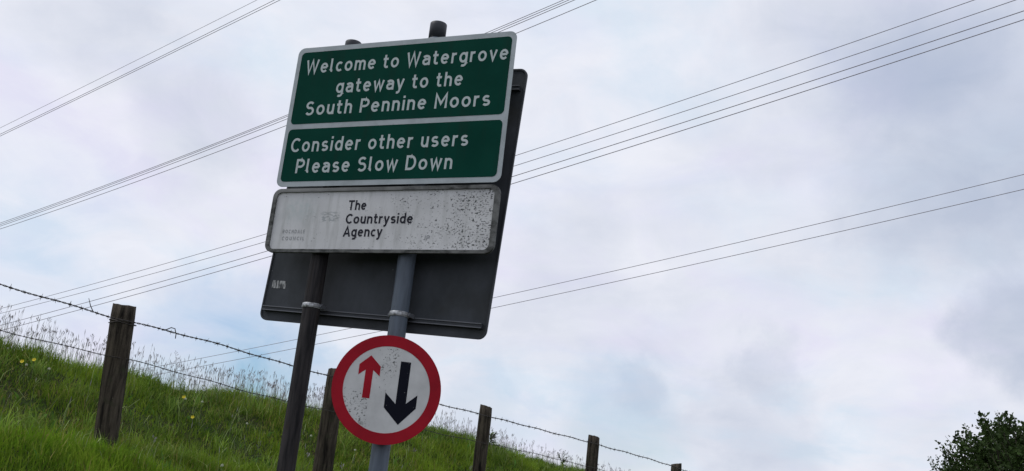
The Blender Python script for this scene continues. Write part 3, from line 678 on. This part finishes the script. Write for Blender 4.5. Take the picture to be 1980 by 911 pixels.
for s_, t_, where in ((-.01, 1.05, 'leftmost of the bank'), (.17, 1.07, 'second from the left edge'), (1.81, 1.51, 'near the crest above the buttercups'), (1.36, 1.09, 'between the two buttercups'),
                      (1.53, 1.1, 'just right of the two buttercups'), (2.48, 1.56, 'at the crest left of the dark sign post'), (2.59, .92, 'between the dark sign post and second fence post'),
                      (1.88, .93, 'in mid bank left of the dark sign post'), (2.99, .76, 'in the grass below the round sign'), (.58, -.5, 'lowest, at the bottom edge of the grass')):
    o = empty('clover', tuple(at(s_, t_))); obj('stem', ST, None, o); obj('flower_head', CL, None, o).location = (0, 0, .145)
    tag(o, 'tiny white clover flower ' + where, 'flower', 'white clover flowers in the grass')
def dock(s_, t_, h, label, n_l, seed):
    rr = random.Random(seed); o = empty('dock_plant', tuple(at(s_, t_, -.02))); m_ = MB(); m2 = MB(); m3 = MB()
    for b_ in range(4):
        a_ = rr.uniform(0, 6.28); e = Vector((math.cos(a_) * h * .28, math.sin(a_) * h * .28, h * rr.uniform(.75, 1.0))) if b_ else Vector((.02, 0, h))
        st_ = Vector((0, 0, h * .3 * (b_ > 0))); m_.tube([st_, st_.lerp(e, .5) + Vector((0, 0, .02)), e], [.004, .003, .0015], 5)
        for k_ in range(26):
            u = rr.uniform(.45, 1.0); c_ = st_.lerp(e, u) + Vector((rr.uniform(-.012, .012), rr.uniform(-.012, .012), rr.uniform(-.01, .01))); q = .006
            d1 = Vector((rr.uniform(-1, 1), rr.uniform(-1, 1), rr.uniform(-1, 1))).normalized() * q; d2 = d1.orthogonal().normalized() * q
            m2.add([c_ - d1, c_ - d2, c_ + d1, c_ + d2], [(0, 1, 2, 3)])
    for k_ in range(n_l):
        a_ = rr.uniform(0, 6.28); z = rr.uniform(.05, h * .7); L = rr.uniform(.07, .14); d = Vector((math.cos(a_), math.sin(a_), rr.uniform(.1, .9))).normalized(); sd_ = d.cross(Vector((0, 0, 1))).normalized() * L * .2
        c_ = Vector((0, 0, z)); m3.add([c_, c_ + d * L * .45 + sd_, c_ + d * L - Vector((0, 0, L * .15)), c_ + d * L * .45 - sd_], [(0, 1, 2), (0, 2, 3)])
    m_.build('stem', M['stem'], o, True); m2.build('seed_spike', M['dock'], o); m3.build('leaves', M['stem'], o); tag(o, label, 'plant', 'dock plants on the crest')
dock(6.2, 1.75, .26, 'leafy dock plant on the crest just right of the third post', 26, 3)
dock(8.1, 1.95, .30, 'tall thin dock stalk on the crest left of the fourth post', 10, 8)
dock(5.0, 1.8, .26, 'branching dock plant on the crest right beside the round sign', 8, 12)

# ------------------------------------------------------------------ tree at the lower right
TX, TY = 9.50, 18.0
rel = np.array([TX, TY]) - P0; TG = float(height(rel @ SD, rel @ ND)) - .05
tree = empty('hawthorn_tree', (TX, TY, TG)); tag(tree, 'dense dark green leafy tree at the lower right corner', 'tree')
CZ = .55 + EYE - TG; RX, RZ = 1.40, 1.66
rr = random.Random(77)
def envelope(d):                                # uneven crown outline
    a_ = math.atan2(d.y, d.x); e = 1 + .03 * math.sin(3 * a_ + 1.0 + 2 * d.z) + .04 * math.sin(5 * a_ - 4 * d.z) + .03 * math.sin(9 * d.z + 2 * a_)
    q = 1 / (abs(d.x) ** 6 + abs(d.y) ** 6 + abs(d.z) ** 6) ** (1 / 6)
    return e * q
MB().tube([(0, 0, -.2), (.03, 0, .4), (-.02, .02, .9), (.02, 0, 1.3)], [.16, .13, .115, .10], 12).build('trunk', M['bark'], tree, True)
LV = []; LF = []; LC = []; k = 0; limb = MB()
def leaf(c, d, L, w, col):
    global k
    sd_ = d.cross(Vector((rr.uniform(-1, 1), rr.uniform(-1, 1), rr.uniform(-1, 1)))).normalized() * w; up_ = d.cross(sd_).normalized() * w * .35
    for p_ in (c, c + d * L * .5 + sd_ + up_, c + d * L, c + d * L * .5 - sd_ + up_): LV.append(tuple(p_))
    LF.append((k, k + 1, k + 2)); LF.append((k, k + 2, k + 3)); k += 4; LC.extend([col] * 4)
def rv(): return Vector((rr.gauss(0, 1), rr.gauss(0, 1), rr.gauss(0, 1)))
for c_i in range(1250):
    d = rv().normalized(); q = rr.random() ** .38 * envelope(d); c0 = Vector((d.x * RX * q, d.y * RX * q, CZ + d.z * RZ * q))
    if c0.z < .5: continue
    tip_out = (d + Vector((0, 0, .45)) + rv() * .3).normalized(); Lt = rr.uniform(.22, .5); st_ = c0 - tip_out * Lt * .6; en = c0 + tip_out * Lt * .5
    tone = rr.uniform(.6, 1.35)
    if c_i % 4 == 0:
        root = Vector((0, 0, 1.0 + .3 * rr.random())); md = root.lerp(st_, .5) + rv() * .08; limb.tube([root, md, st_, en], [.045, .026, .012, .003], 5)
    else: limb.tube([st_, c0, en], [.009, .006, .002], 4)
    for j in range(46):
        u = rr.random(); p_ = st_.lerp(en, u) + rv() * .07 * (1.15 - .6 * u); dl = (rv() + tip_out * .5).normalized(); L = rr.uniform(.055, .10)
        cc = tone * rr.uniform(.75, 1.3); LC_ = (.040 * cc, .070 * cc, .018 * cc); leaf(p_, dl, L, L * rr.uniform(.26, .4), LC_)
for c_i in range(150):                          # shoots that stick out of the outline
    d = rv().normalized(); d.z = abs(d.z) * .8 + .05 * d.z; d.normalize(); q = envelope(d) * .93; c0 = Vector((d.x * RX * q, d.y * RX * q, CZ + d.z * RZ * q))
    tip_out = (d * .6 + Vector((0, 0, .8)) + rv() * .28).normalized(); Lt = rr.uniform(.25, .55); en = c0 + tip_out * Lt
    limb.tube([c0 - tip_out * .2, c0, en], [.008, .006, .002], 4); tone = rr.uniform(.7, 1.4)
    for j in range(20):
        u = j / 20; p_ = c0.lerp(en, u) + rv() * .022; dl = (rv() * .8 + tip_out * .5).normalized(); L = rr.uniform(.045, .08) * (1.1 - .45 * u)
        cc = tone * rr.uniform(.75, 1.3); leaf(p_, dl, L, L * .33, (.042 * cc, .068 * cc, .020 * cc))
limb.build('branches', M['bark'], tree, True)
obj('crown', mesh_np('crown', np.array(LV), None, np.array(LF), np.array(LC)), M['leaf'], tree)
